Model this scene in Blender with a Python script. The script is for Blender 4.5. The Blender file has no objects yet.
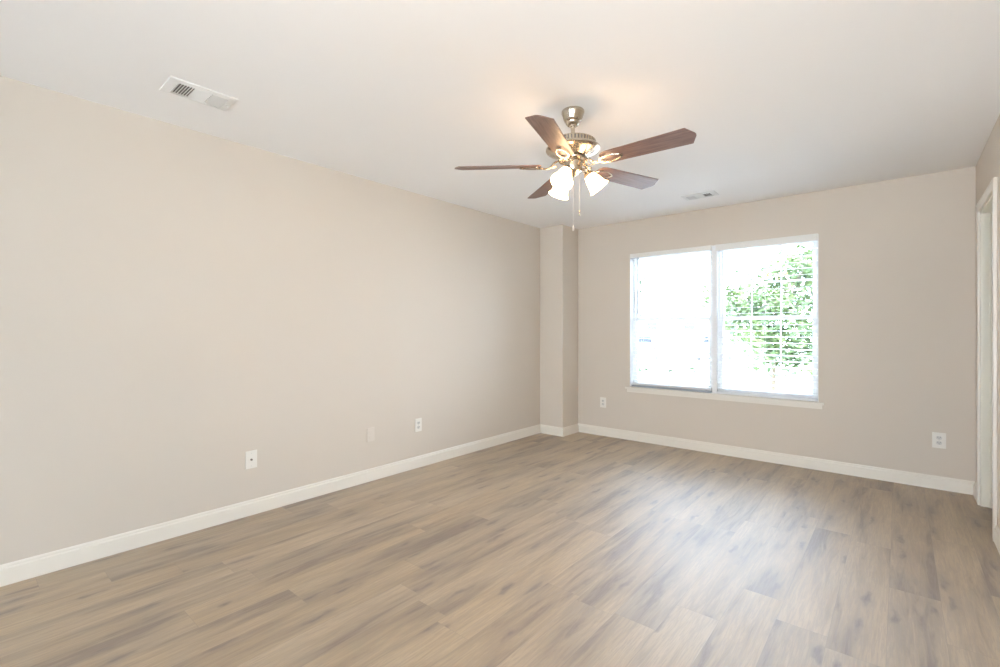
import bpy, bmesh, math, random
from mathutils import Vector, Matrix
S = bpy.context.scene
COL = S.collection
R = math.radians
PI = math.pi

# ------------------------------------------------------------------ camera, exposure, sky, lights
F_PX, YAW, HOR, EYE = 472.07, 40.286, 330.2, 1.2227
cam_d = bpy.data.cameras.new('camera')
cam_d.sensor_width = 36.0
cam_d.lens = 36.0 * F_PX / 1000
cam_d.shift_y = -(333.5 - HOR) / 1000
cam_d.clip_start = 0.02
cam = bpy.data.objects.new('camera', cam_d)
COL.objects.link(cam)
cam.location = (0, 0, EYE)
cam.rotation_euler = (R(90), 0, R(YAW))
S.camera = cam

S.view_settings.view_transform = 'Standard'
S.view_settings.look = 'None'
S.view_settings.gamma = 1
S.view_settings.use_curve_mapping = False
S.view_settings.exposure = -0.11
S.cycles.use_denoising = True
S.cycles.max_bounces = 12
S.cycles.diffuse_bounces = 8
S.cycles.transparent_max_bounces = 16
S.cycles.sample_clamp_indirect = 60

SKY = 25.0          # bright hazy sky outside the window
REAR_FILL = 10.0       # fill lamp added behind the camera to brighten the room (W)
FLASH = 200.0       # the photographer's flash (W)
LAMP = 25.0        # lit glass shades of the fan

w = bpy.data.worlds.new('sky'); S.world = w; w.use_nodes = True
w.node_tree.nodes['Background'].inputs[0].default_value = (0.69, 0.81, 1.0, 1)
w.node_tree.nodes['Background'].inputs[1].default_value = SKY

def light(name, kind, loc, rot, energy, color, **kw):
    d = bpy.data.lights.new(name, kind); d.energy = energy; d.color = color
    for k, v in kw.items(): setattr(d, k, v)
    o = bpy.data.objects.new(name, d); COL.objects.link(o)
    o.location = loc; o.rotation_euler = rot
    return o

XL, XR, YB, YR, H = -3.2825, 0.4276, 4.955, -3.8, 2.44
CX, CY = -2.963, 4.613          # boxed corner chase
BT, BH = 0.014, 0.100           # baseboard
WX0, WX1, WZ0, WZ1 = -2.300, -0.545, 0.592, 2.066   # window opening
MX0, MX1 = -1.436, -1.392       # mullion post
# sky light entering by the window (portal: only guides sampling); unseen fill lamp added outside the rear doors
p = light('window_portal', 'AREA', ((WX0+WX1)/2, YB+0.20, (WZ0+WZ1)/2), (R(-90), 0, 0), 1, (1, 1, 1), shape='RECTANGLE', size=1.9, size_y=1.6)
p.data.cycles.is_portal = True
light('rear_fill_lamp', 'AREA', (-.65, YR-0.16, 1.06), (R(90), 0, 0), REAR_FILL, (1.0, 0.985, 0.97), shape='RECTANGLE', size=1.8, size_y=2.0)
light('camera_flash', 'SPOT', (0.20, -0.26, 1.47), Vector((-.50, .80, .36)).to_track_quat('-Z', 'Y').to_euler(), FLASH, (1.0, 0.97, 0.93), shadow_soft_size=0.05, spot_size=R(125), spot_blend=1.0)

# ------------------------------------------------------------------ materials
def mat(name, col=(.8, .8, .8), rough=.5, metal=0., emis=None, es=0., spec=.5, trans=0.):
    m = bpy.data.materials.new(name); m.use_nodes = True
    b = m.node_tree.nodes['Principled BSDF']
    b.inputs['Base Color'].default_value = (*col, 1)
    b.inputs['Roughness'].default_value = rough
    b.inputs['Metallic'].default_value = metal
    b.inputs['Specular IOR Level'].default_value = spec
    b.inputs['Transmission Weight'].default_value = trans
    if emis:
        b.inputs['Emission Color'].default_value = (*emis, 1)
        b.inputs['Emission Strength'].default_value = es
    return m
class NT:
    def __init__(s, m): s.t = m.node_tree; s.b = s.t.nodes['Principled BSDF']
    def n(s, kind, **kw):
        x = s.t.nodes.new(kind)
        for k, v in kw.items(): setattr(x, k, v)
        return x
    def l(s, a, b): s.t.links.new(a, b)
    def math(s, op, a, b=None, c=None, clamp=False):
        x = s.n('ShaderNodeMath', operation=op, use_clamp=clamp)
        for i, v in enumerate((a, b, c)):
            if v is None: continue
            if isinstance(v, (int, float)): x.inputs[i].default_value = v
            else: s.l(v, x.inputs[i])
        return x.outputs[0]
    def ramp(s, f, stops):
        x = s.n('ShaderNodeValToRGB'); e = x.color_ramp.elements
        while len(e) < len(stops): e.new(.5)
        for el, (p, c) in zip(e, stops): el.position = p; el.color = (*c, 1) if len(c) == 3 else c
        s.l(f, x.inputs[0]); return x.outputs[0]
    def noise(s, vec, scale, detail=3, rough=.5, dist=0.):
        x = s.n('ShaderNodeTexNoise'); x.inputs['Scale'].default_value = scale
        x.inputs['Detail'].default_value = detail; x.inputs['Roughness'].default_value = rough
        x.inputs['Distortion'].default_value = dist
        s.l(vec, x.inputs['Vector']); return x.outputs[0]
    def mapping(s, vec, scale, loc=(0, 0, 0)):
        x = s.n('ShaderNodeMapping'); x.inputs['Scale'].default_value = scale; x.inputs['Location'].default_value = loc
        s.l(vec, x.inputs['Vector']); return x.outputs[0]
    def mix(s, f, a, b, mode='MIX'):
        x = s.n('ShaderNodeMix', data_type='RGBA', blend_type=mode)
        for i, v in ((0, f), (6, a), (7, b)):
            if isinstance(v, (int, float)): x.inputs[i].default_value = v
            elif isinstance(v, tuple): x.inputs[i].default_value = (*v, 1)
            else: s.l(v, x.inputs[i])
        return x.outputs[2]
    def bump(s, h, strength, dist):
        x = s.n('ShaderNodeBump'); x.inputs['Strength'].default_value = strength; x.inputs['Distance'].default_value = dist
        s.l(h, x.inputs['Height']); s.l(x.outputs[0], s.b.inputs['Normal'])

def painted(name, col, rough, var=.02, bscale=220, bstr=.12):
    m = mat(name, col, rough); t = NT(m)
    g = t.n('ShaderNodeNewGeometry').outputs['Position']
    n = t.noise(g, 1.3, 2)
    t.l(t.mix(n, tuple(c*(1-var) for c in col), tuple(c*(1+var) for c in col)), t.b.inputs['Base Color'])
    t.bump(t.noise(g, bscale, 2), bstr, .001)
    return m
M = {}
M['wall'] = painted('greige_wall_paint', (.620, .553, .472), .85)
M['ceil'] = painted('white_ceiling_paint', (.84, .82, .795), .95, .012, 60, .2)
M['trim'] = mat('white_trim_paint', (.76, .715, .635), .4)
M['jamb'] = mat('cream_trim_paint', (.84, .80, .68), .4)
M['vinyl'] = mat('white_vinyl', (.78, .785, .78), .4)
M['slat'] = mat('white_blind_slat', (.76, .77, .78), .4)
M['valance'] = mat('white_blind_valance', (.74, .72, .68), .45)
M['plate'] = mat('white_plastic', (.77, .735, .67), .3)
M['grey_plastic'] = mat('pale_grey_plastic', (.62, .60, .56), .4)
M['dark'] = mat('dark_slot', (.04, .035, .03), .6)
M['rail'] = mat('shaded_blind_rail', (.36, .39, .43), .5)  # shade on the bottom slat stack, put into the rail colour
M['wand'] = mat('grey_wand', (.30, .31, .34), .4)
M['chain'] = mat('fine_chain', (.46, .40, .33), .5, .5)
M['duct'] = mat('duct_grey', (.16, .15, .14), .8)
M['vent'] = mat('vent_enamel', (.74, .73, .70), .45)
M['painted_plate'] = mat('painted_over_plate', (.66, .595, .52), .5)
M['cord'] = mat('white_cord', (.8, .8, .8), .7)
M['lock'] = mat('sash_lock_metal', (.16, .15, .14), .4, .6)
M['brass'] = mat('coax_metal', (.25, .22, .18), .35, 1.)
M['shade'] = mat('lit_frosted_glass', (.95, .93, .88), .4, emis=(1.0, .64, .34), es=LAMP)
M['bulb'] = mat('lit_bulb', (1, .95, .85), .4, emis=(1.0, .7, .4), es=LAMP*1.5)

def nickel():
    m = mat('brushed_nickel', (.54, .475, .385), .25, 1.); t = NT(m)
    g = t.n('ShaderNodeNewGeometry').outputs['Position']
    n = t.noise(t.mapping(g, (30, 30, 900)), 1, 2)
    t.l(t.math('MULTIPLY_ADD', n, .16, .17), t.b.inputs['Roughness'])
    return m
M['nickel'] = nickel()
def glass():
    m = bpy.data.materials.new('window_glass'); m.use_nodes = True; nt = m.node_tree
    nt.nodes.remove(nt.nodes['Principled BSDF'])
    tr = nt.nodes.new('ShaderNodeBsdfTransparent'); tr.inputs[0].default_value = (.96, .98, .97, 1)
    gl = nt.nodes.new('ShaderNodeBsdfGlossy'); gl.inputs['Roughness'].default_value = .02
    fr = nt.nodes.new('ShaderNodeFresnel'); fr.inputs[0].default_value = 1.3
    mx = nt.nodes.new('ShaderNodeMixShader')
    nt.links.new(fr.outputs[0], mx.inputs[0]); nt.links.new(tr.outputs[0], mx.inputs[1]); nt.links.new(gl.outputs[0], mx.inputs[2])
    nt.links.new(mx.outputs[0], nt.nodes['Material Output'].inputs[0])
    return m
M['glass'] = glass()
def blade_wood():
    m = mat('walnut_blade', (.2, .12, .1), .42); t = NT(m)
    o = t.n('ShaderNodeTexCoord').outputs['Object']
    n = t.noise(t.mapping(o, (2.2, 30, 10)), 3, 5, .6, .6)
    t.l(t.ramp(n, [(.3, (.130, .074, .058)), (.55, (.205, .125, .102)), (.75, (.27, .175, .145))]), t.b.inputs['Base Color'])
    return m
M['blade'] = blade_wood()
def floor_mat():
    m = mat('oak_plank_vinyl', (.4, .3, .2), .4, spec=.15); t = NT(m)
    t.b.inputs['Coat Weight'].default_value = 1.; t.b.inputs['Coat Roughness'].default_value = .60; t.b.inputs['Coat IOR'].default_value = 3.0
    uv = t.n('ShaderNodeUVMap', uv_map='UVMap').outputs[0]
    at = t.n('ShaderNodeAttribute', attribute_name='plank')
    sep = t.n('ShaderNodeSeparateColor'); t.l(at.outputs['Color'], sep.inputs[0])
    rr, rg, rb = sep.outputs
    off = t.n('ShaderNodeCombineXYZ'); t.l(t.math('MULTIPLY', rr, 37), off.inputs[0]); t.l(t.math('MULTIPLY', rg, 53), off.inputs[1]); t.l(t.math('MULTIPLY', rb, 29), off.inputs[2])
    add = t.n('ShaderNodeVectorMath', operation='ADD'); t.l(uv, add.inputs[0]); t.l(off.outputs[0], add.inputs[1])
    v = add.outputs[0]
    # broad cloudy streaks, mid grain, fine grain
    broad = t.noise(t.mapping(v, (7.0, .95, 1)), 1, 3, .5, .4)
    mid = t.noise(t.mapping(v, (30, 2.6, 1)), 1, 5, .65, 1.0)
    fine = t.noise(t.mapping(v, (150, 8, 1)), 1, 3, .6, .8)
    ring = t.n('ShaderNodeTexWave', wave_type='BANDS', bands_direction='X')
    ring.inputs['Scale'].default_value = 9; ring.inputs['Distortion'].default_value = 9; ring.inputs['Detail'].default_value = 2
    ring.inputs['Detail Scale'].default_value = .8
    t.l(t.mapping(v, (1.6, .16, 1)), ring.inputs['Vector'])
    f = t.math('MULTIPLY_ADD', broad, .66, t.math('MULTIPLY', mid, .34))
    col = t.ramp(f, [(.38, (.140, .082, .036)), (.45, (.285, .193, .098)), (.53, (.380, .273, .148)), (.66, (.460, .345, .206))])
    # knots: small dark elongated spots inside darker halos
    kv = t.n('ShaderNodeTexVoronoi', voronoi_dimensions='2D'); kv.inputs['Scale'].default_value = 1
    kw = t.n('ShaderNodeVectorMath', operation='ADD'); t.l(t.mapping(v, (8.5, 1.9, 1)), kw.inputs[0])
    kn = t.n('ShaderNodeTexNoise'); kn.inputs['Scale'].default_value = 1.0; t.l(t.mapping(v, (25, 10, 1)), kn.inputs['Vector'])
    ks = t.n('ShaderNodeVectorMath', operation='SCALE'); ks.inputs['Scale'].default_value = .42; t.l(kn.outputs['Color'], ks.inputs[0]); t.l(ks.outputs[0], kw.inputs[1])
    t.l(kw.outputs[0], kv.inputs['Vector'])
    csep = t.n('ShaderNodeSeparateColor'); t.l(kv.outputs['Color'], csep.inputs[0])
    on = t.math('GREATER_THAN', csep.outputs[0], .52)
    core = t.math('MULTIPLY', on, t.ramp(kv.outputs['Distance'], [(.03, (1, 1, 1)), (.15, (0, 0, 0))]))
    halo = t.math('MULTIPLY', on, t.ramp(kv.outputs['Distance'], [(.0, (1, 1, 1)), (.40, (0, 0, 0))]))
    col = t.mix(t.math('MULTIPLY', halo, .7), col, (.215, .14, .08))
    col = t.mix(t.math('MULTIPLY', core, .9), col, (.10, .058, .032))
    col = t.mix(t.math('MULTIPLY', t.ramp(fine, [(.42, (1, 1, 1)), (.56, (0, 0, 0))]), .42), col, (.22, .155, .105))
    col = t.mix(t.math('MULTIPLY', ring.outputs['Fac'], .03), col, (.2, .14, .09))
    # plank to plank tone
    tone = t.n('ShaderNodeHueSaturation'); t.l(col, tone.inputs['Color'])
    t.l(t.math('MULTIPLY_ADD', rb, .15, .925), tone.inputs['Value']); t.l(t.math('MULTIPLY_ADD', rg, .12, .98), tone.inputs['Saturation'])
    # seams
    su = t.n('ShaderNodeAttribute', attribute_name='seam')
    t.l(t.mix(t.math('MULTIPLY', su.outputs['Fac'], .35), tone.outputs[0], (.12, .085, .06)), t.b.inputs['Base Color'])
    t.l(t.math('MULTIPLY_ADD', fine, .14, .46), t.b.inputs['Roughness'])
    t.bump(fine, .7, .0012)
    t.l(t.b.inputs['Normal'].links[0].from_socket, t.b.inputs['Coat Normal'])
    return m
M['floor'] = floor_mat()

# ------------------------------------------------------------------ mesh helpers
class MB:
    def __init__(s): s.bm = bmesh.new()
    def box(s, x0, x1, y0, y1, z0, z1, bev=0.):
        r = bmesh.ops.create_cube(s.bm, size=1)
        vs = r['verts']
        for v in vs:
            v.co = Vector(((x0+x1)/2 + v.co.x*(x1-x0), (y0+y1)/2 + v.co.y*(y1-y0), (z0+z1)/2 + v.co.z*(z1-z0)))
        if bev > 0:
            es = list({e for v in vs for e in v.link_edges})
            bmesh.ops.bevel(s.bm, geom=es, offset=bev, segments=2, affect='EDGES', profile=.6)
        return s
    def xbox(s, M4, sx, sy, sz, bev=0.):
        r = bmesh.ops.create_cube(s.bm, size=1); vs = r['verts']
        for v in vs: v.co = Vector((v.co.x*sx, v.co.y*sy, v.co.z*sz))
        if bev > 0:
            n0 = set(s.bm.verts) - set(vs)
            es = list({e for v in vs for e in v.link_edges})
            r2 = bmesh.ops.bevel(s.bm, geom=es, offset=bev, segments=2, affect='EDGES')
            vs = [v for v in s.bm.verts if v not in n0]
        bmesh.ops.transform(s.bm, matrix=M4, verts=vs)
        return s
    def lathe(s, prof, seg=40, M4=None, close=False):
        rings = []
        for r, z in prof:
            if r < 1e-6: rings.append([s.bm.verts.new((0, 0, z))]); continue
            rings.append([s.bm.verts.new((r*math.cos(2*PI*i/seg), r*math.sin(2*PI*i/seg), z)) for i in range(seg)])
        pairs = list(zip(rings, rings[1:])) + ([(rings[-1], rings[0])] if close else [])
        for a, b in pairs:
            for i in range(seg):
                j = (i+1) % seg
                if len(a) == 1 and len(b) == 1: continue
                if len(a) == 1: s.bm.faces.new((a[0], b[i], b[j]))
                elif len(b) == 1: s.bm.faces.new((a[i], a[j], b[0]))
                else: s.bm.faces.new((a[i], a[j], b[j], b[i]))
        if M4 is not None:
            bmesh.ops.transform(s.bm, matrix=M4, verts=[v for r in rings for v in r])
        return s
    def tube(s, pts, rad, seg=8, closed=False, flat=1.):
        pts = [Vector(q) for q in pts]; n = len(pts)
        rads = rad if isinstance(rad, (list, tuple)) else [rad]*n
        rings = []; up = Vector((0, 0, 1))
        for i, q in enumerate(pts):
            a = pts[(i-1) % n] if (closed or i > 0) else q
            b = pts[(i+1) % n] if (closed or i < n-1) else q
            d = (b-a).normalized()
            u = up if abs(d.dot(up)) < .95 else Vector((1, 0, 0))
            x = d.cross(u).normalized(); y = x.cross(d).normalized()
            rings.append([s.bm.verts.new(q + x*rads[i]*math.cos(2*PI*k/seg) + y*rads[i]*flat*math.sin(2*PI*k/seg)) for k in range(seg)])
        for i in range(n if closed else n-1):
            a, b = rings[i], rings[(i+1) % n]
            for k in range(seg):
                l = (k+1) % seg
                s.bm.faces.new((a[k], a[l], b[l], b[k]))
        if not closed:
            s.bm.faces.new(rings[0][::-1]); s.bm.faces.new(rings[-1])
        return s
    def prism(s, pts, z0, z1):
        a = [s.bm.verts.new((x, y, z0)) for x, y in pts]; b = [s.bm.verts.new((x, y, z1)) for x, y in pts]
        s.bm.faces.new(a[::-1]); s.bm.faces.new(b)
        for i in range(len(pts)):
            j = (i+1) % len(pts); s.bm.faces.new((a[i], a[j], b[j], b[i]))
        return s
    def sweep(s, path, prof):
        """prof: (out, z) points, swept along a horizontal path with mitred corners; 'out' is to the right of travel"""
        P = [Vector((x, y)) for x, y in path]; rings = []
        for i, q in enumerate(P):
            d0 = (q-P[i-1]).normalized() if i > 0 else (P[1]-q).normalized()
            d1 = (P[i+1]-q).normalized() if i < len(P)-1 else d0
            n0 = Vector((d0.y, -d0.x)); n1 = Vector((d1.y, -d1.x))
            m = (n0+n1); m = m/max(m.dot(n0), .2)
            rings.append([s.bm.verts.new((q.x+m.x*o, q.y+m.y*o, z)) for o, z in prof])
        for a, b in zip(rings, rings[1:]):
            for k in range(len(prof)):
                l = (k+1) % len(prof); s.bm.faces.new((a[k], a[l], b[l], b[k]))
        s.bm.faces.new(rings[0][::-1]); s.bm.faces.new(rings[-1])
        return s
    def build(s, name, m, parent=None, smooth=False, loc=None, rot=None):
        bmesh.ops.recalc_face_normals(s.bm, faces=s.bm.faces)
        me = bpy.data.meshes.new(name); s.bm.to_mesh(me); s.bm.free()
        me.materials.append(M[m] if isinstance(m, str) else m)
        if smooth:
            for q in me.polygons: q.use_smooth = True
            if smooth is not True: me.set_sharp_from_angle(angle=R(smooth))
        o = bpy.data.objects.new(name, me); COL.objects.link(o)
        if parent: o.parent = parent
        if loc: o.location = loc
        if rot: o.rotation_euler = rot
        return o
def tag(o, label, cat, group=None, kind=None):
    o['label'] = label; o['category'] = cat
    if group: o['group'] = group
    if kind: o['kind'] = kind
    return o
def struct(o, label=None):
    o['kind'] = 'structure'
    if label: o['label'] = label
    return o
def empty(name, loc=(0, 0, 0), rot=(0, 0, 0)):
    o = bpy.data.objects.new(name, None); COL.objects.link(o); o.location = loc; o.rotation_euler = rot
    o.empty_display_size = .1
    return o

# ------------------------------------------------------------------ floor of individual planks
def build_floor():
    rnd = random.Random(11)
    PW, PL, X0 = .18, 1.22, -.04
    fixed = {-2: 3.50, 0: 4.13, -8: 1.34, -17: .53, -1: 3.42, -15: .95, -3: 2.45, 1: 3.75, -13: 1.9}
    k0 = math.floor((XL-.1-X0)/PW); k1 = math.ceil((1.75-X0)/PW)
    verts, faces, uvs, cols, seams = [], [], [], [], []
    def quad(x0, x1, y0, y1, c, sm, u0, v0):
        if x1-x0 < 1e-5 or y1-y0 < 1e-5: return
        b = len(verts)
        verts.extend([(x0, y0, 0), (x1, y0, 0), (x1, y1, 0), (x0, y1, 0)])
        faces.append((b, b+1, b+2, b+3))
        for x, y in ((x0, y0), (x1, y0), (x1, y1), (x0, y1)):
            uvs.append((x-u0, y-v0)); cols.append(c); seams.append(sm)
    g = .0011
    for k in range(k0, k1):
        x0 = X0+k*PW; x1 = x0+PW
        lo, hi = max(x0, XL-.12), min(x1, 1.7)
        if hi <= lo: continue
        off = fixed.get(k, rnd.uniform(0, PL))
        j = math.floor((YR-.3-off)/PL)
        while off+j*PL < YB+.12:
            y0 = off+j*PL; y1 = y0+PL; j += 1
            a, b = max(y0, YR-.12), min(y1, YB+.12)
            if b <= a: continue
            c = (rnd.random(), rnd.random(), rnd.random(), 1)
            quad(lo+g, hi-g, a+g, b-g, c, 0., x0, y0)
            quad(lo, lo+g, a, b, c, 1., x0, y0); quad(hi-g, hi, a, b, c, 1., x0, y0)
            quad(lo+g, hi-g, a, a+g, c, 1., x0, y0); quad(lo+g, hi-g, b-g, b, c, 1., x0, y0)
    me = bpy.data.meshes.new('floor'); me.from_pydata(verts, [], faces)
    me.uv_layers.new(name='UVMap'); me.color_attributes.new('plank', 'FLOAT_COLOR', 'CORNER'); me.attributes.new('seam', 'FLOAT', 'CORNER')
    me.uv_layers['UVMap'].data.foreach_set('uv', [c_ for u in uvs for c_ in u])
    me.attributes['plank'].data.foreach_set('color', [c_ for u in cols for c_ in u])
    me.attributes['seam'].data.foreach_set('value', seams)
    me.materials.append(M['floor'])
    o = bpy.data.objects.new('floor', me); COL.objects.link(o)
    sol = MB(); sol.box(XL-.12, 1.7, YR-.12, YB+.12, -.12, -.002)
    sub = sol.build('subfloor', 'duct', o)
    struct(o, 'tan oak look plank floor with brown knots')
build_floor()

# ------------------------------------------------------------------ walls and ceiling
T = .13
struct(MB().box(XL-T, 1.7, YR-T, YB+T, H, H+.12).build('ceiling', 'ceil'), 'smooth white ceiling')
struct(MB().box(XL-T, XL, YR-T, YB+T, 0, H).build('wall_left', 'wall'), 'long blank greige wall on the left')
b = MB()
b.box(XL, WX0, YB, YB+T, 0, H); b.box(WX1, XR+T, YB, YB+T, 0, H)
b.box(WX0, WX1, YB, YB+T, 0, WZ0-.022); b.box(WX0, WX1, YB, YB+T, WZ1, H)
struct(b.build('wall_back', 'wall'), 'greige wall around the double window')
c = MB(); q_ = .012
c.prism([(XL, YB), (XL, CY)] + [(CX-q_+q_*math.sin(a_), CY+q_-q_*math.cos(a_)) for a_ in [PI/2*i/6 for i in range(7)]] + [(CX, YB)], 0, H)
struct(c.build('wall_corner', 'wall'), 'boxed greige chase in the far left corner')
# right wall with a cased opening hard against the back corner
OY0, OY1, OZ = 3.985, 4.680, 2.050
cw = .057
b = MB(); b.box(XR, XR+T, YR, OY0, 0, H); b.box(XR, XR+T, OY1, YB, 0, H); b.box(XR, XR+T, OY0, OY1, OZ, H)
struct(b.build('wall_right', 'wall'), 'greige wall on the right with the cased opening')
# closet behind the opening
b = MB(); b.box(1.55, 1.68, 2.6, YB+T, 0, H); b.box(XR+T, 1.55, YB, YB+T, 0, H); b.box(XR+T, 1.55, 2.5, 2.6, 0, H)
struct(b.build('wall_closet', 'wall'))
# unseen rear wall; glazed doors added to let the fill lamp in (behind the camera)
b = MB(); b.box(XL, -1.60, YR-T, YR, 0, H); b.box(.30, XR+T, YR-T, YR, 0, H); b.box(-1.60, .30, YR-T, YR, 2.06, H)
struct(b.build('wall_rear', 'wall'))
dr = struct(empty('added_rear_doors', (-.65, YR-.06, 0)))
f = MB(); f.box(-.95, -.89, -.03, .03, 0, 2.06); f.box(.89, .95, -.03, .03, 0, 2.06); f.box(-.89, .89, -.03, .03, 2.0, 2.06)
f.box(-.03, .03, -.03, .03, 0, 2.0); f.box(-.89, .89, -.03, .03, 0, .04)
f.build('door_frame', 'trim', dr)
MB().box(-.89, -.03, -.004, .004, .04, 2.0).build('pane', 'glass', dr)
MB().box(.03, .89, -.004, .004, .04, 2.0).build('pane', 'glass', dr)

# baseboards (thin-topped profile)
prof = [(0, 0), (BT, 0), (BT, BH*.74), (BT*.93, BH*.80), (BT*.62, BH*.84), (BT*.55, BH*.93), (BT*.25, BH), (0, BH)]
struct(MB().sweep([(XL, YR), (XL, CY)], prof).build('baseboard_left', 'trim'))
struct(MB().sweep([(XL+BT, CY), (CX, CY), (CX, YB-BT)], prof).build('baseboard_corner', 'trim'))
struct(MB().sweep([(CX, YB), (XR, YB), (XR, OY1+cw)], prof).build('baseboard_back', 'trim'))
struct(MB().sweep([(XR, OY0-cw), (XR, YR)], prof).build('baseboard_right', 'trim'))

# cased opening
op = struct(empty('door_1', (XR, (OY0+OY1)/2, 0)), 'white cased closet opening at the right edge')
def rel(o, x, y): o.location = (-x, -y, 0); return o
b = MB()
for (y0, y1) in ((OY0-cw, OY0), (OY1, OY1+cw)):
    b.box(XR-.015, XR, y0, y1, 0, OZ+cw, .003)
b.box(XR-.015, XR, OY0, OY1, OZ, OZ+cw, .003)
b.box(XR-.018, XR-.015, OY0-cw, OY0-cw+.012, 0, OZ+cw, .001); b.box(XR-.018, XR-.015, OY0-cw+.012, OY1+cw-.002, OZ+cw-.012, OZ+cw, .001)
rel(b.build('casing', 'trim', op), XR, (OY0+OY1)/2)
b = MB()
b.box(XR, XR+T, OY1-.018, OY1, 0, OZ); b.box(XR, XR+T, OY0, OY0+.018, 0, OZ); b.box(XR, XR+T, OY0, OY1, OZ-.018, OZ)
b.box(XR+.045, XR+.085, OY1-.030, OY1-.018, 0, OZ-.018, .002); b.box(XR+.045, XR+.085, OY0+.018, OY0+.030, 0, OZ-.018, .002)
b.box(XR+.045, XR+.085, OY0+.018, OY1-.018, OZ-.030, OZ-.018, .002)
rel(b.build('jamb', 'jamb', op), XR, (OY0+OY1)/2)

# ------------------------------------------------------------------ window trim
FY0, FY1 = YB+.072, YB+T       # vinyl window depth
b = MB()
b.box(WX0-.046, WX1+.040, YB-.030, YB+.001, WZ0-.022, WZ0, .004)
b.box(WX0, WX1, YB, FY0+.01, WZ0-.022, WZ0)
b.box(WX0-.030, WX1+.028, YB-.014, YB, WZ0-.058, WZ0-.022, .003)
struct(b.build('trim_1', 'trim'), 'white window stool and apron')
b = MB(); b.box(MX0, MX1, YB+.024, FY1, WZ0, WZ1)
struct(b.build('trim_2', 'vinyl'), 'white post between the two windows')
b = MB(); b.box(WX0-.001, WX0+.006, YB+.001, FY0, WZ0, WZ1); b.box(WX1-.006, WX1+.001, YB+.001, FY0, WZ0, WZ1); b.box(WX0, WX1, YB+.001, FY0, WZ1-.006, WZ1+.001)
struct(b.build('trim_3', 'vinyl'), 'white painted window returns')

def window(name, x0, x1, label):
    r = struct(empty(name, ((x0+x1)/2, FY0, WZ0)), label)
    ox, oy, oz = (x0+x1)/2, FY0, WZ0
    hw = (x1-x0)/2; hh = WZ1-WZ0; D = FY1-FY0
    def bb(m, *a, bev=.0015): m.box(*a, bev)
    f = MB()
    fw = .022
    f.box(-hw, -hw+fw, 0, D, 0, hh); f.box(hw-fw, hw, 0, D, 0, hh); f.box(-hw+fw, hw-fw, 0, D, 0, fw); f.box(-hw+fw, hw-fw, 0, D, hh-fw, hh)
    f.build('frame', 'vinyl', r)
    mr = 1.340-WZ0
    for nm, z0, z1, y0 in (('lower_sash', fw, mr+.018, .006), ('upper_sash', mr-.016, hh-fw, .030)):
        y1 = y0+.022; st = .026; a, c = -hw+fw, hw-fw
        s = MB()
        s.box(a, a+st, y0, y1, z0, z1, .002); s.box(c-st, c, y0, y1, z0, z1, .002)
        s.box(a+st, c-st, y0, y1, z0, z0+(.036 if nm == 'upper_sash' else .042), .002)
        s.box(a+st, c-st, y0, y1, z1-.034, z1, .002)
        so = s.build(nm, 'vinyl', r)
        gm = MB(); ym = (y0+y1)/2
        gw = .007
        for q in (1/3, 2/3):
            xm = a+st+(c-a-2*st)*q; gm.box(xm-gw, xm+gw, ym-.004, ym-.001, z0+.03, z1-.03)
        zm = (z0+z1)/2; gm.box(a+st, c-st, ym-.0045, ym-.0015, zm-gw, zm+gw)
        gm.build('muntin_grid', 'vinyl', so)
        MB().box(a+st-.004, c-st+.004, ym+.001, ym+.004, z0+.03, z1-.03).build('pane', 'glass', so)
    for q in (-.56, .56):
        l = MB(); l.box(hw*q-.022, hw*q+.022, .008, .026, mr+.018, mr+.024, .001); l.tube([(hw*q, .016, mr+.024), (hw*q, .016, mr+.030)], .007, 12)
        l.box(hw*q-.004, hw*q+.030, .010, .022, mr+.029, mr+.034, .001)
        l.build('sash_lock', 'lock', r)
    return r
window('window_1', WX0+.006, MX0, 'left white double hung window with colonial grids')
window('window_2', MX1, WX1-.006, 'right white double hung window with colonial grids')

# ------------------------------------------------------------------ blinds
def blind(x0, x1, pitch, sw, vh, ztop, label, tilt, stack, wand):
    r = empty('window_blind', ((x0+x1)/2, YB, WZ0)); tag(r, label, 'blind', 'blinds hung in the double window')
    hw = (x1-x0)/2; yc = .004+sw/2+.006
    top = ztop-WZ0
    v = MB(); v.box(-hw-.004, hw+.004, -.014, -.004, top-vh, top, .003)
    v.box(-hw-.004, hw+.004, -.016, -.012, top-.010, top-.002, .0015)
    v.box(-hw-.004, -hw, -.004, .020, top-vh, top, .001); v.box(hw, hw+.004, -.004, .020, top-vh, top, .001)
    v.build('valance', 'valance', r)
    MB().box(-hw+.004, hw-.004, .004, .052, WZ1-WZ0-.046, WZ1-WZ0-.006, .002).build('headrail', 'slat', r)
    s = MB(); z = WZ1-WZ0-.06; zend = .030+stack*.0038
    zs = []
    while z > zend+.02:
        zs.append(z)
        s.xbox(Matrix.Translation((0, yc, z)) @ Matrix.Rotation(tilt, 4, 'X'), (hw-.004)*2, sw, .0026)
        z -= pitch
    for k in range(stack):
        s.xbox(Matrix.Translation((0, yc, .026+k*.0038)), (hw-.004)*2, sw, .0026)
    s.build('slats', 'slat', r)
    MB().box(-hw+.004, hw-.004, yc-sw/2, yc+sw/2, .003, .022, .003).build('bottom_rail', 'rail' if wand else 'slat', r)
    c = MB()
    for q in (-.72, 0, .72):
        for yy in (yc-sw/2-.001, yc+sw/2+.001):
            c.tube([(hw*q, yy, .02), (hw*q, yy, WZ1-WZ0-.03)], .0008, 6)
    c.build('ladder_cords', 'cord', r)
    if wand:
        wd = MB(); wx = -hw+.085
        wd.tube([(wx, -.001, top-vh-.0), (wx, .001, top-vh-.62)], .0045, 8)
        wd.build('tilt_wand', 'wand', r, 40)
    return r
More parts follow.
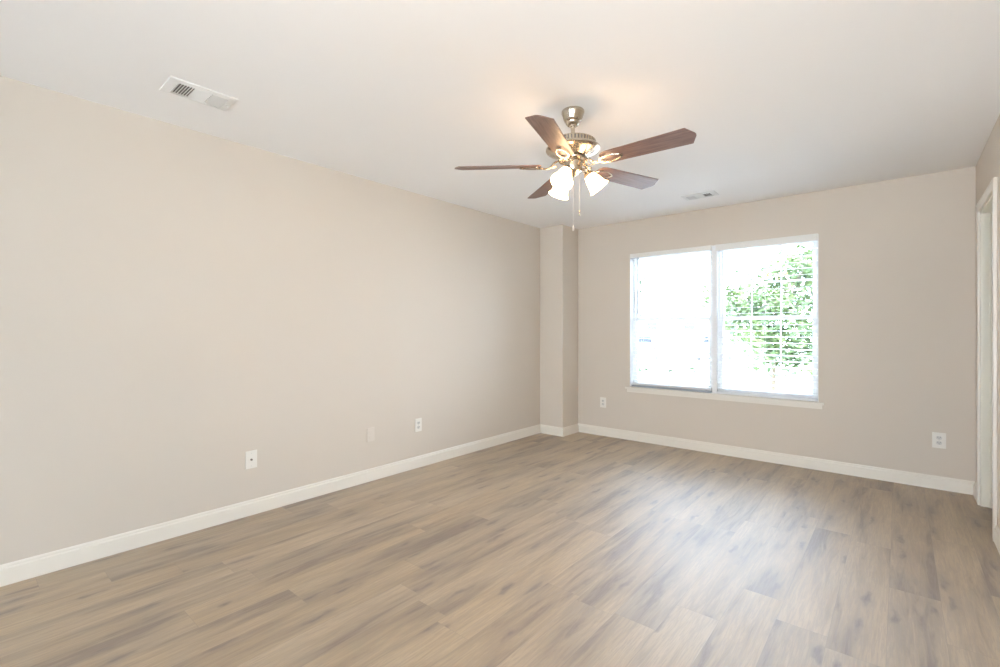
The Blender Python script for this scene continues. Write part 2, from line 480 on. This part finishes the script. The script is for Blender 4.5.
blind(WX0+.010, MX0-.002, .046, .048, .046, WZ1+.004, 'left white blind with thin valance and grey tilt wand', R(3), 7, True)
blind(MX1+.002, WX1-.008, .0565, .056, .062, WZ1+.004, 'right white blind with taller valance and wider slats', R(3), 1, False)

# ------------------------------------------------------------------ wall plates
def plate(loc, rot, label, kind, m='plate', w_=.074, h_=.117, group='wall plates'):
    r = empty('outlet_cover' if kind == 'duplex' else 'coax_wall_plate', loc, (0, 0, rot))
    tag(r, label, 'outlet' if kind == 'duplex' else 'wall plate', group)
    # local: plate faces -Y, back on y=0
    p_ = MB(); p_.box(-w_/2, w_/2, -.006, 0, -h_/2, h_/2, .0025); p_.build('cover_plate', m, r)
    if kind == 'duplex':
        for s in (-1, 1):
            q = MB()
            pts = [(.017*math.cos(a)*1.0, max(-.0125, min(.0125, .017*math.sin(a)))) for a in [2*PI*i/28 for i in range(28)]]
            q.prism(pts, 0, .002); bmesh.ops.rotate(q.bm, verts=q.bm.verts, cent=(0, 0, 0), matrix=Matrix.Rotation(R(90), 3, 'X'))
            bmesh.ops.translate(q.bm, verts=q.bm.verts, vec=(0, -.006, s*.0195))
            so = q.build('socket', m if m != 'plate' else 'grey_plastic', r)
            k = MB()
            for dx, hgt in ((-.0065, .0085), (.0065, .007)):
                k.box(dx-.0012, dx+.0012, -.0086, -.0078, s*.0195+.001-hgt/2+.003, s*.0195+.001+hgt/2+.003)
            k.tube([(0, -.0078, s*.0195-.007), (0, -.0086, s*.0195-.007)], .0024, 10)
            k.build('slots', 'dark' if m == 'plate' else m, so)
        sc = MB(); sc.tube([(0, -.0055, 0), (0, -.0075, 0)], .0034, 12); sc.build('screw', 'grey_plastic' if m == 'plate' else m, r)
    else:
        k = MB(); k.tube([(0, -.005, 0), (0, -.009, 0)], .0075, 6); k.tube([(0, -.009, 0), (0, -.017, 0)], .0048, 14)
        k.build('coax_jack', 'brass', r, 40)
        for s in (-1, 1):
            sc = MB(); sc.tube([(0, -.0055, s*.042), (0, -.0072, s*.042)], .003, 12); sc.build('screw', 'grey_plastic', r)
    return r
plate((XL, 1.320, .366), R(90), 'white cable jack plate nearest the camera on the left wall', 'coax')
plate((XL, 2.245, .375), R(90), 'outlet cover painted over in wall colour on the left wall', 'duplex', 'painted_plate', .070, .114)
plate((XL, 2.742, .377), R(90), 'white outlet on the left wall, nearest the far corner', 'duplex')
plate((-2.629, YB, .384), 0, 'white outlet on the window wall beside the boxed corner', 'duplex')
plate((.228, YB, .376), 0, 'white outlet low on the window wall near the closet opening', 'duplex', 'plate', .079, .120)

# ------------------------------------------------------------------ ceiling vents
def vent(loc, L, W, rot, label, kind):
    """long side along local Y, hangs from ceiling"""
    r = empty('ceiling_vent', loc, (0, 0, rot)); tag(r, label, 'vent', 'ceiling vents')
    fr = .026
    f = MB()
    o = [(-W/2, -L/2), (W/2, -L/2), (W/2, L/2), (-W/2, L/2)]; i_ = [(-W/2+fr, -L/2+fr*1.5), (W/2-fr, -L/2+fr*1.5), (W/2-fr, L/2-fr*1.5), (-W/2+fr, L/2-fr*1.5)]
    mo = [(x*.985, y*.99) for x, y in o]
    ring = [[f.bm.verts.new((x, y, z)) for x, y in pts] for pts, z in ((o, 0), (o, -.0025), (mo, -.0055), (i_, -.011), (i_, -.001))]
    for a, c_ in zip(ring, ring[1:]):
        for k in range(4):
            l = (k+1) % 4; f.bm.faces.new((a[k], a[l], c_[l], c_[k]))
    f.build('frame', 'vent', r)
    MB().box(-W/2+fr, W/2-fr, -L/2+fr*1.5, L/2-fr*1.5, -.0015, -.0005).build('backing', 'duct', r)
    iw = W/2-fr; il = L/2-fr*1.5
    secs = ((-il, -il/3-.004, 1), (-il/3, il/3, 0), (il/3+.004, il, -1))
    for a, c_, sgn in secs:
        g = MB()
        if sgn == 0:
            n = 7
            for k in range(n):
                x = -iw+(k+.5)*2*iw/n
                g.xbox(Matrix.Translation((x, (a+c_)/2, -.007)) @ Matrix.Rotation(R(-24), 4, 'Y'), 2*iw/n*1.05, c_-a, .0012)
        else:
            n = 6
            for k in range(n):
                y = a+(k+.5)*(c_-a)/n
                g.xbox(Matrix.Translation((0, y, -.007)) @ Matrix.Rotation(R(38*sgn), 4, 'X'), iw*2, (c_-a)/n*(.95), .0012)
        g.build('louvers', 'vent', r)
    k = MB(); k.tube([(-.01, L/2-fr*.8, -.004), (-.01, L/2-fr*.8, -.014)], .005, 10)
    k.build('lever', 'vent', r)
    return r
vent((-2.757, .856, H), .303, .193, 0, 'white ceiling vent above the left wall, closest to the camera', 0)
vent((-1.380, 4.418, H), .285, .165, R(-90), 'small white ceiling vent near the window wall', 0)

# ------------------------------------------------------------------ ceiling fan
FX, FY = -1.386, 2.261
fan = empty('ceiling_fan', (FX, FY, H)); tag(fan, 'brushed nickel ceiling fan with five walnut blades and three lit glass shades', 'ceiling fan')
def zz(z): return z-H
MB().lathe([(0, 0), (.060, 0), (.0625, -.004), (.0625, -.014), (.060, -.020), (.050, -.052), (.044, -.062), (.041, -.064), (.039, -.072), (.032, -.080), (.026, -.084), (.022, -.076), (0, -.074)], 48).build('canopy', 'nickel', fan, 30)
b = MB(); b.lathe([(0, -.080), (.0115, -.080), (.0115, -.170), (0, -.170)], 24); b.lathe([(0, -.076), (.018, -.076), (.022, -.082), (.018, -.090), (0, -.092)], 24)
b.build('downrod', 'nickel', fan, 30)
# motor housing
zt = -.140
hs = MB().lathe([(0, -.156), (.022, -.156), (.030, -.158), (.060, -.160), (.092, -.163), (.112, -.167), (.121, -.172), (.123, -.200), (.134, -.203), (.145, -.207), (.150, -.213), (.150, -.220), (.144, -.227), (.126, -.236), (.104, -.246), (.085, -.256), (.074, -.262), (.070, -.268), (0, -.268)], 64)
housing = hs.build('motor_housing', 'nickel', fan, 30)
v = MB()
for k in range(44):
    a = 2*PI*k/44
    v.xbox(Matrix.Rotation(a, 4, 'Z') @ Matrix.Translation((.1225, 0, -.187)) @ Matrix.Rotation(R(3), 4, 'Y'), .005, .009, .026, .0015)
v.build('vent_ribs', 'nickel', housing)
d = MB()
for k in range(44):
    a = 2*PI*(k+.5)/44
    d.xbox(Matrix.Rotation(a, 4, 'Z') @ Matrix.Translation((.1222, 0, -.187)), .002, .006, .022)
d.build('vent_slots', 'duct', housing)
# flywheel plate + switch housing
MB().lathe([(0, -.266), (.078, -.266), (.082, -.271), (.080, -.278), (.060, -.282), (0, -.282)], 48).build('hub_plate', 'nickel', fan, 30)
MB().lathe([(0, -.280), (.048, -.280), (.051, -.285), (.051, -.330), (.047, -.338), (.036, -.344), (.028, -.354), (.018, -.360), (.010, -.366), (0, -.368)], 48).build('switch_housing', 'nickel', fan, 30)

# blades: symmetric pointed tip, 12 degree pitch
ZB, PITCH = 2.136-H, R(12.1)
def blade_outline():
    pts = [(.175, -.030), (.190, -.048), (.215, -.056), (.630, -.067), (.660, -.012), (.662, 0), (.660, .012), (.630, .067), (.215, .056), (.190, .048), (.175, .030)]
    return pts
for k in range(5):
    a = R(.4)+k*2*PI/5
    m = MB(); m.prism(blade_outline(), -.003, .003)
    bmesh.ops.bevel(m.bm, geom=[e for e in m.bm.edges if abs(e.verts[0].co.z-e.verts[1].co.z) < 1e-6], offset=.0012, segments=1, affect='EDGES')
    o = m.build('blade', 'blade', fan)
    o.matrix_basis = Matrix.Translation((0, 0, ZB)) @ Matrix.Rotation(a, 4, 'Z') @ Matrix.Rotation(-PITCH, 4, 'X')
    ir = MB()
    # open scroll loop lying under the blade, with an arm back to the hub
    loop = []
    for i in range(28):
        t = 2*PI*i/28
        loop.append((.232+.062*math.cos(t), .030*math.sin(t)*(1-.28*math.cos(t)), -.011+.001*math.cos(t)))
    ir.tube(loop, .0043, 8, closed=True, flat=.7)
    ir.tube([(.070, 0, .028), (.100, 0, .018), (.130, .0, -.012), (.152, 0, -.015), (.176, 0, -.012)], [.011, .010, .009, .009, .007], 10, flat=.55)
    for s in (-1, 1):
        sc = [(.165+.020*i/8, s*(.004+.022*math.sin(PI*.5*i/8)), -.012) for i in range(9)]
        ir.tube(sc, .005, 8, flat=.7)
        hk = [(.105+.016*math.cos(t_), s*(.016+.013*math.sin(t_)), -.004) for t_ in [PI*1.5*i/12-.6 for i in range(13)]]
        ir.tube(hk, [.0045-.0002*i for i in range(13)], 8)
    for px, py in ((.200, -.024), (.200, .024), (.286, 0)):
        ir.tube([(px, py, -.0025), (px, py, -.014)], .007, 12)
    ir.build('blade_iron', 'nickel', o, 40)

# light kit: three arms and bell shades
for k, ang in enumerate((37, 156, 278)):
    a = R(ang)
    ca, sa = math.cos(a), math.sin(a)
    arm = MB()
    pts = [(.036, -.332), (.056, -.324), (.074, -.328), (.086, -.342), (.088, -.352)]
    arm.tube([(ca*r_, sa*r_, z_) for r_, z_ in pts], .0065, 10)
    dirv = Vector((ca*math.cos(R(52)), sa*math.cos(R(52)), -math.sin(R(52))))
    base = Vector((ca*.082, sa*.082, -.350))
    Q = dirv.to_track_quat('Z', 'Y').to_matrix().to_4x4()
    B4 = Matrix.Translation(base) @ Q
    arm.lathe([(0, -.012), (.018, -.012), (.022, -.004), (.030, .006), (.032, .014), (.030, .016), (0, .012)], 28, B4)
    ao = arm.build('light_arm', 'nickel', fan, 40)
    th = .003
    outer = [(.027, .010), (.031, .020), (.036, .034), (.041, .052), (.045, .070), (.048, .084), (.054, .096), (.060, .103)]
    prof = outer + [(r_-th, z_+.0005) for r_, z_ in outer[::-1]]
    MB().lathe(prof, 36, B4, close=True).build('glass_shade', 'shade', fan, True)
    MB().lathe([(0, .012), (.010, .014), (.013, .030), (.022, .046), (.024, .058), (.018, .072), (0, .079)], 20, B4).build('bulb', 'bulb', ao, True)

# pull chains
def chain(x, y, z0, z1, fob):
    c = MB(); n = int((z0-z1)/.006)
    c.tube([(x, y, z0), (x, y, z1)], .0004, 6)
    for i in range(n):
        z = z0-(i+.5)*.006
        bmesh.ops.create_icosphere(c.bm, subdivisions=1, radius=.0010, matrix=Matrix.Translation((x, y, z)))
    o = c.build('pull_chain', 'chain', fan)
    MB().lathe([(0, z1+.004), (.003, z1+.002), (.0045, z1-.008), (.0055, z1-.018), (.004, z1-.026), (0, z1-.028)], 14, Matrix.Translation((x, y, 0))).build('chain_fob', fob, o, True)
chain(.028, .024, -.345, 1.885-H, 'nickel')
chain(.004, -.002, -.372, 1.800-H, 'plate')

# ------------------------------------------------------------------ outside
GZ = -0.5
M['concrete'] = painted('pale_concrete', (.72, .71, .68), .9)  # pale concrete in its own colour
M['grass'] = painted('lawn_grass', (.16, .26, .08), .95, .3, 40, .5)
M['siding'] = mat('white_siding', (.86, .86, .85), .6)
M['roof'] = mat('pale_roof_shingle', (.62, .61, .60), .9)
M['winglass'] = mat('dark_house_glass', (.035, .04, .05), .15)
M['red'] = mat('red_brown_paint', (.28, .05, .05), .6)
M['bark'] = painted('grey_brown_bark', (.10, .075, .05), .9, .3, 30, 1.)
def leafmat(name, c1, c2):
    m = mat(name, c1, .6); t = NT(m)
    g = t.n('ShaderNodeNewGeometry').outputs['Position']
    t.l(t.mix(t.ramp(t.noise(g, 2.2, 3), [(.35, (0, 0, 0)), (.65, (1, 1, 1))]), c1, c2), t.b.inputs['Base Color'])
    return m
M['leaf'] = leafmat('green_leaves', (.060, .100, .040), (.095, .130, .035))
M['leaf_far'] = leafmat('pale_leaves', (.05, .09, .04), (.08, .11, .05))
struct(MB().box(-45, 25, YB+1.0, 60, GZ-.2, GZ).build('ground', 'concrete'), 'pale pavement outside')
MB_l = MB(); MB_l.box(-4.4, 3.0, 14.6, 16.6, GZ, GZ+.04)
tag(MB_l.build('lawn', 'grass'), 'strip of lawn just beyond the green tree', 'grass', kind='stuff')

def tree(name, base, crown_c, rad, n, lm, label, cat, seed, clumps=26, lsize=.085, trunk=.055, group=None, cut=None):
    rnd = random.Random(seed)
    r = empty(name, base); tag(r, label, cat, group)
    bx, by, bz = base
    cc = Vector(crown_c)-Vector(base)
    t = MB()
    if trunk:
        pts = [(0, 0, 0), (.04, .02, cc.z*.35), (-.03, .03, cc.z*.7), (cc.x*.6, cc.y*.6, cc.z)]
        t.tube(pts, [trunk, trunk*.8, trunk*.65, trunk*.4], 10)
    cl = []
    while len(cl) < clumps:
        u = Vector((rnd.uniform(-1, 1), rnd.uniform(-1, 1), rnd.uniform(-1, 1)))
        if u.length > 1 or u.length < .25: continue
        q = cc+Vector((u.x*rad[0], u.y*rad[1], u.z*rad[2]))
        if cut and cut(q+Vector(base)): continue
        cl.append(q)
        st = Vector((cc.x*.5, cc.y*.5, max(cc.z-rad[2]*.8, min(q.z-.3, cc.z))))
        if trunk: t.tube([st, (st+q)/2+Vector((0, 0, .08)), q], [trunk*.3, trunk*.2, trunk*.08], 6)
    if trunk: t.build('trunk', 'bark', r, 60)
    L = MB(); bm = L.bm
    cr = min(rad)*.42
    for i in range(n):
        q = rnd.choice(cl); g = Vector((rnd.gauss(0, 1), rnd.gauss(0, 1), rnd.gauss(0, .8)))*cr*.5
        c_ = q+g
        s_ = lsize*rnd.uniform(.6, 1.3)
        e = Matrix.Rotation(rnd.uniform(0, 2*PI), 3, 'Z') @ Matrix.Rotation(rnd.uniform(-.9, .9), 3, 'X') @ Matrix.Rotation(rnd.uniform(-.9, .9), 3, 'Y')
        vs = [bm.verts.new(c_+e @ Vector(p_)*s_) for p_ in ((-1, 0, 0), (-.2, -.42, .06), (.6, -.3, .05), (1.1, 0, -.1), (.6, .3, .05), (-.2, .42, .06))]
        bm.faces.new((vs[0], vs[1], vs[2], vs[3])); bm.faces.new((vs[0], vs[3], vs[4], vs[5]))
    L.build('foliage', lm, r)
    return r
tree('tree', (-2.3, 12.6, GZ), (-2.2, 12.6, 1.5), (1.25, 1.2, 2.1), 5200, 'leaf', 'leafy green tree behind the right window', 'tree', 5, 44, cut=lambda q: (q.z < .9 and q.x+2.9 < (.9-q.z)*1.1) or (q.z > 2.4 and q.x < -2.5))
tree('tree', (-9.9, 21, GZ), (-9.7, 21, 2.9), (.9, 1.0, 1.3), 1500, 'leaf_far', 'thin leafed tree at the left edge of the left window', 'tree', 9, 16)

def house():
    r = empty('house', (-11, 33, GZ)); tag(r, 'white sided house seen faintly across the way', 'building')
    b = MB(); b.box(-6, 3.2, 0, 7, 0, 3.2); b.build('wall', 'siding', r)
    rf = MB(); a = [rf.bm.verts.new(q) for q in ((-6.4, -.4, 3.2), (3.6, -.4, 3.2), (3.6, 7.4, 3.2), (-6.4, 7.4, 3.2), (-6.4, 3.5, 5.0), (3.6, 3.5, 5.0))]
    for q in ((0, 1, 5, 4), (2, 3, 4, 5), (0, 4, 3), (1, 2, 5), (0, 3, 2, 1)): rf.bm.faces.new([a[i] for i in q])
    rf.build('roof', 'roof', r)
    for (x, z, w_, h_) in ((0, 1.95, .75, .72), (-2.6, 1.95, .75, .72), (2.6, 1.95, .75, .72)):
        f = MB(); f.box(x-w_/2-.08, x+w_/2+.08, -.06, 0, z-h_/2-.08, z-h_/2); f.box(x-w_/2-.08, x+w_/2+.08, -.06, 0, z+h_/2, z+h_/2+.08)
        f.box(x-w_/2-.08, x-w_/2, -.06, 0, z-h_/2, z+h_/2); f.box(x+w_/2, x+w_/2+.08, -.06, 0, z-h_/2, z+h_/2)
        fo = f.build('window', 'siding', r)
        MB().box(x-w_/2, x+w_/2, -.02, 0, z-h_/2, z+h_/2).build('pane', 'winglass', fo)
house()
for i, (x, y, s) in enumerate(((-7.75, 17.8, .22), (-7.0, 18.9, .14), (-6.25, 18.9, .17))):
    tree('shrub', (x, y, GZ), (x, y, GZ+s*.9), (s*1.3, s, s*.8), 500, 'leaf_far', ['low shrub at the left end before the white house', 'smallest shrub before the white house', 'low shrub at the right end before the white house'][i], 'shrub', 20+i, 8, .035, .012, 'shrubs before the white house')

M['car_paint'] = mat('white_car_paint', (.80, .80, .80), .25)
M['car_silver'] = mat('silver_car_paint', (.62, .64, .66), .25)
M['tyre'] = mat('tyre_rubber', (.11, .11, .11), .8)
M['tail'] = mat('red_tail_light', (.45, .02, .02), .25)
def car(loc, rz, paint, label):
    """rear of the car faces local -Y"""
    r = empty('car', loc, (0, 0, rz)); tag(r, label, 'car', 'cars parked across the way')
    b = MB()
    prof = [(-2.2, .32), (-2.25, .62), (-2.18, .92), (-1.75, .97), (1.1, .95), (2.0, .80), (2.25, .55), (2.2, .28)]
    def loft(m, stations):
        rings = [[m.bm.verts.new((x, y, z)) for y, z in pts] for x, pts in stations]
        n = len(rings[0])
        for a_, c_ in zip(rings, rings[1:]):
            for k in range(n):
                l = (k+1) % n; m.bm.faces.new((a_[k], a_[l], c_[l], c_[k]))
        m.bm.faces.new(rings[0][::-1]); m.bm.faces.new(rings[-1])
    ins = [(y*.97, .35+(z-.35)*.92) for y, z in prof]
    loft(b, [(-.88, ins), (-.80, prof), (.80, prof), (.88, ins)])
    b.build('body', paint, r, 35)
    c_ = MB(); cab = [(-1.70, .96), (-1.15, 1.42), (.15, 1.45), (.95, .95)]; cab2 = [(-1.55, .96), (-1.08, 1.38), (.08, 1.40), (.80, .95)]
    loft(c_, [(-.70, cab2), (-.62, cab), (.62, cab), (.70, cab2)])
    c_.build('cabin', paint, r, 35)
    g = MB()
    q = [g.bm.verts.new(v) for v in ((-.56, -1.645, 1.03), (.56, -1.645, 1.03), (.50, -1.235, 1.37), (-.50, -1.235, 1.37))]; g.bm.faces.new(q)
    q = [g.bm.verts.new(v) for v in ((-.56, .865, 1.02), (.56, .865, 1.02), (.50, .255, 1.40), (-.50, .255, 1.40))]; g.bm.faces.new(q)
    for s_ in (-1, 1):
        q = [g.bm.verts.new(v) for v in ((s_*.705, -1.35, 1.0), (s_*.705, .65, 1.0), (s_*.705, .05, 1.34), (s_*.705, -1.02, 1.34))]; g.bm.faces.new(q)
    bmesh.ops.solidify(g.bm, geom=g.bm.faces[:], thickness=.012)
    g.build('car_window', 'winglass', r)
    for s_ in (-1, 1):
        MB().box(s_*.68-.15, s_*.68+.15, -2.245, -2.16, .70, .84, .01).build('tail_light', 'tail', r)
        for y in (-1.35, 1.4):
            w_ = MB(); w_.lathe([(0, -.1), (.24, -.1), (.30, -.07), (.31, 0), (.30, .07), (.24, .1), (0, .1)], 24, Matrix.Translation((s_*.80, y, .31)) @ Matrix.Rotation(R(90), 4, 'Y'))
            w_.build('wheel', 'tyre', r, 30)
    return r
car((-11.5, 26.6, GZ), R(20), 'car_paint', 'pale car parked at the left, seen through the left window')
car((-8.2, 29.0, GZ), R(14), 'car_silver', 'silver car with red tail light, parked right of the pale car')
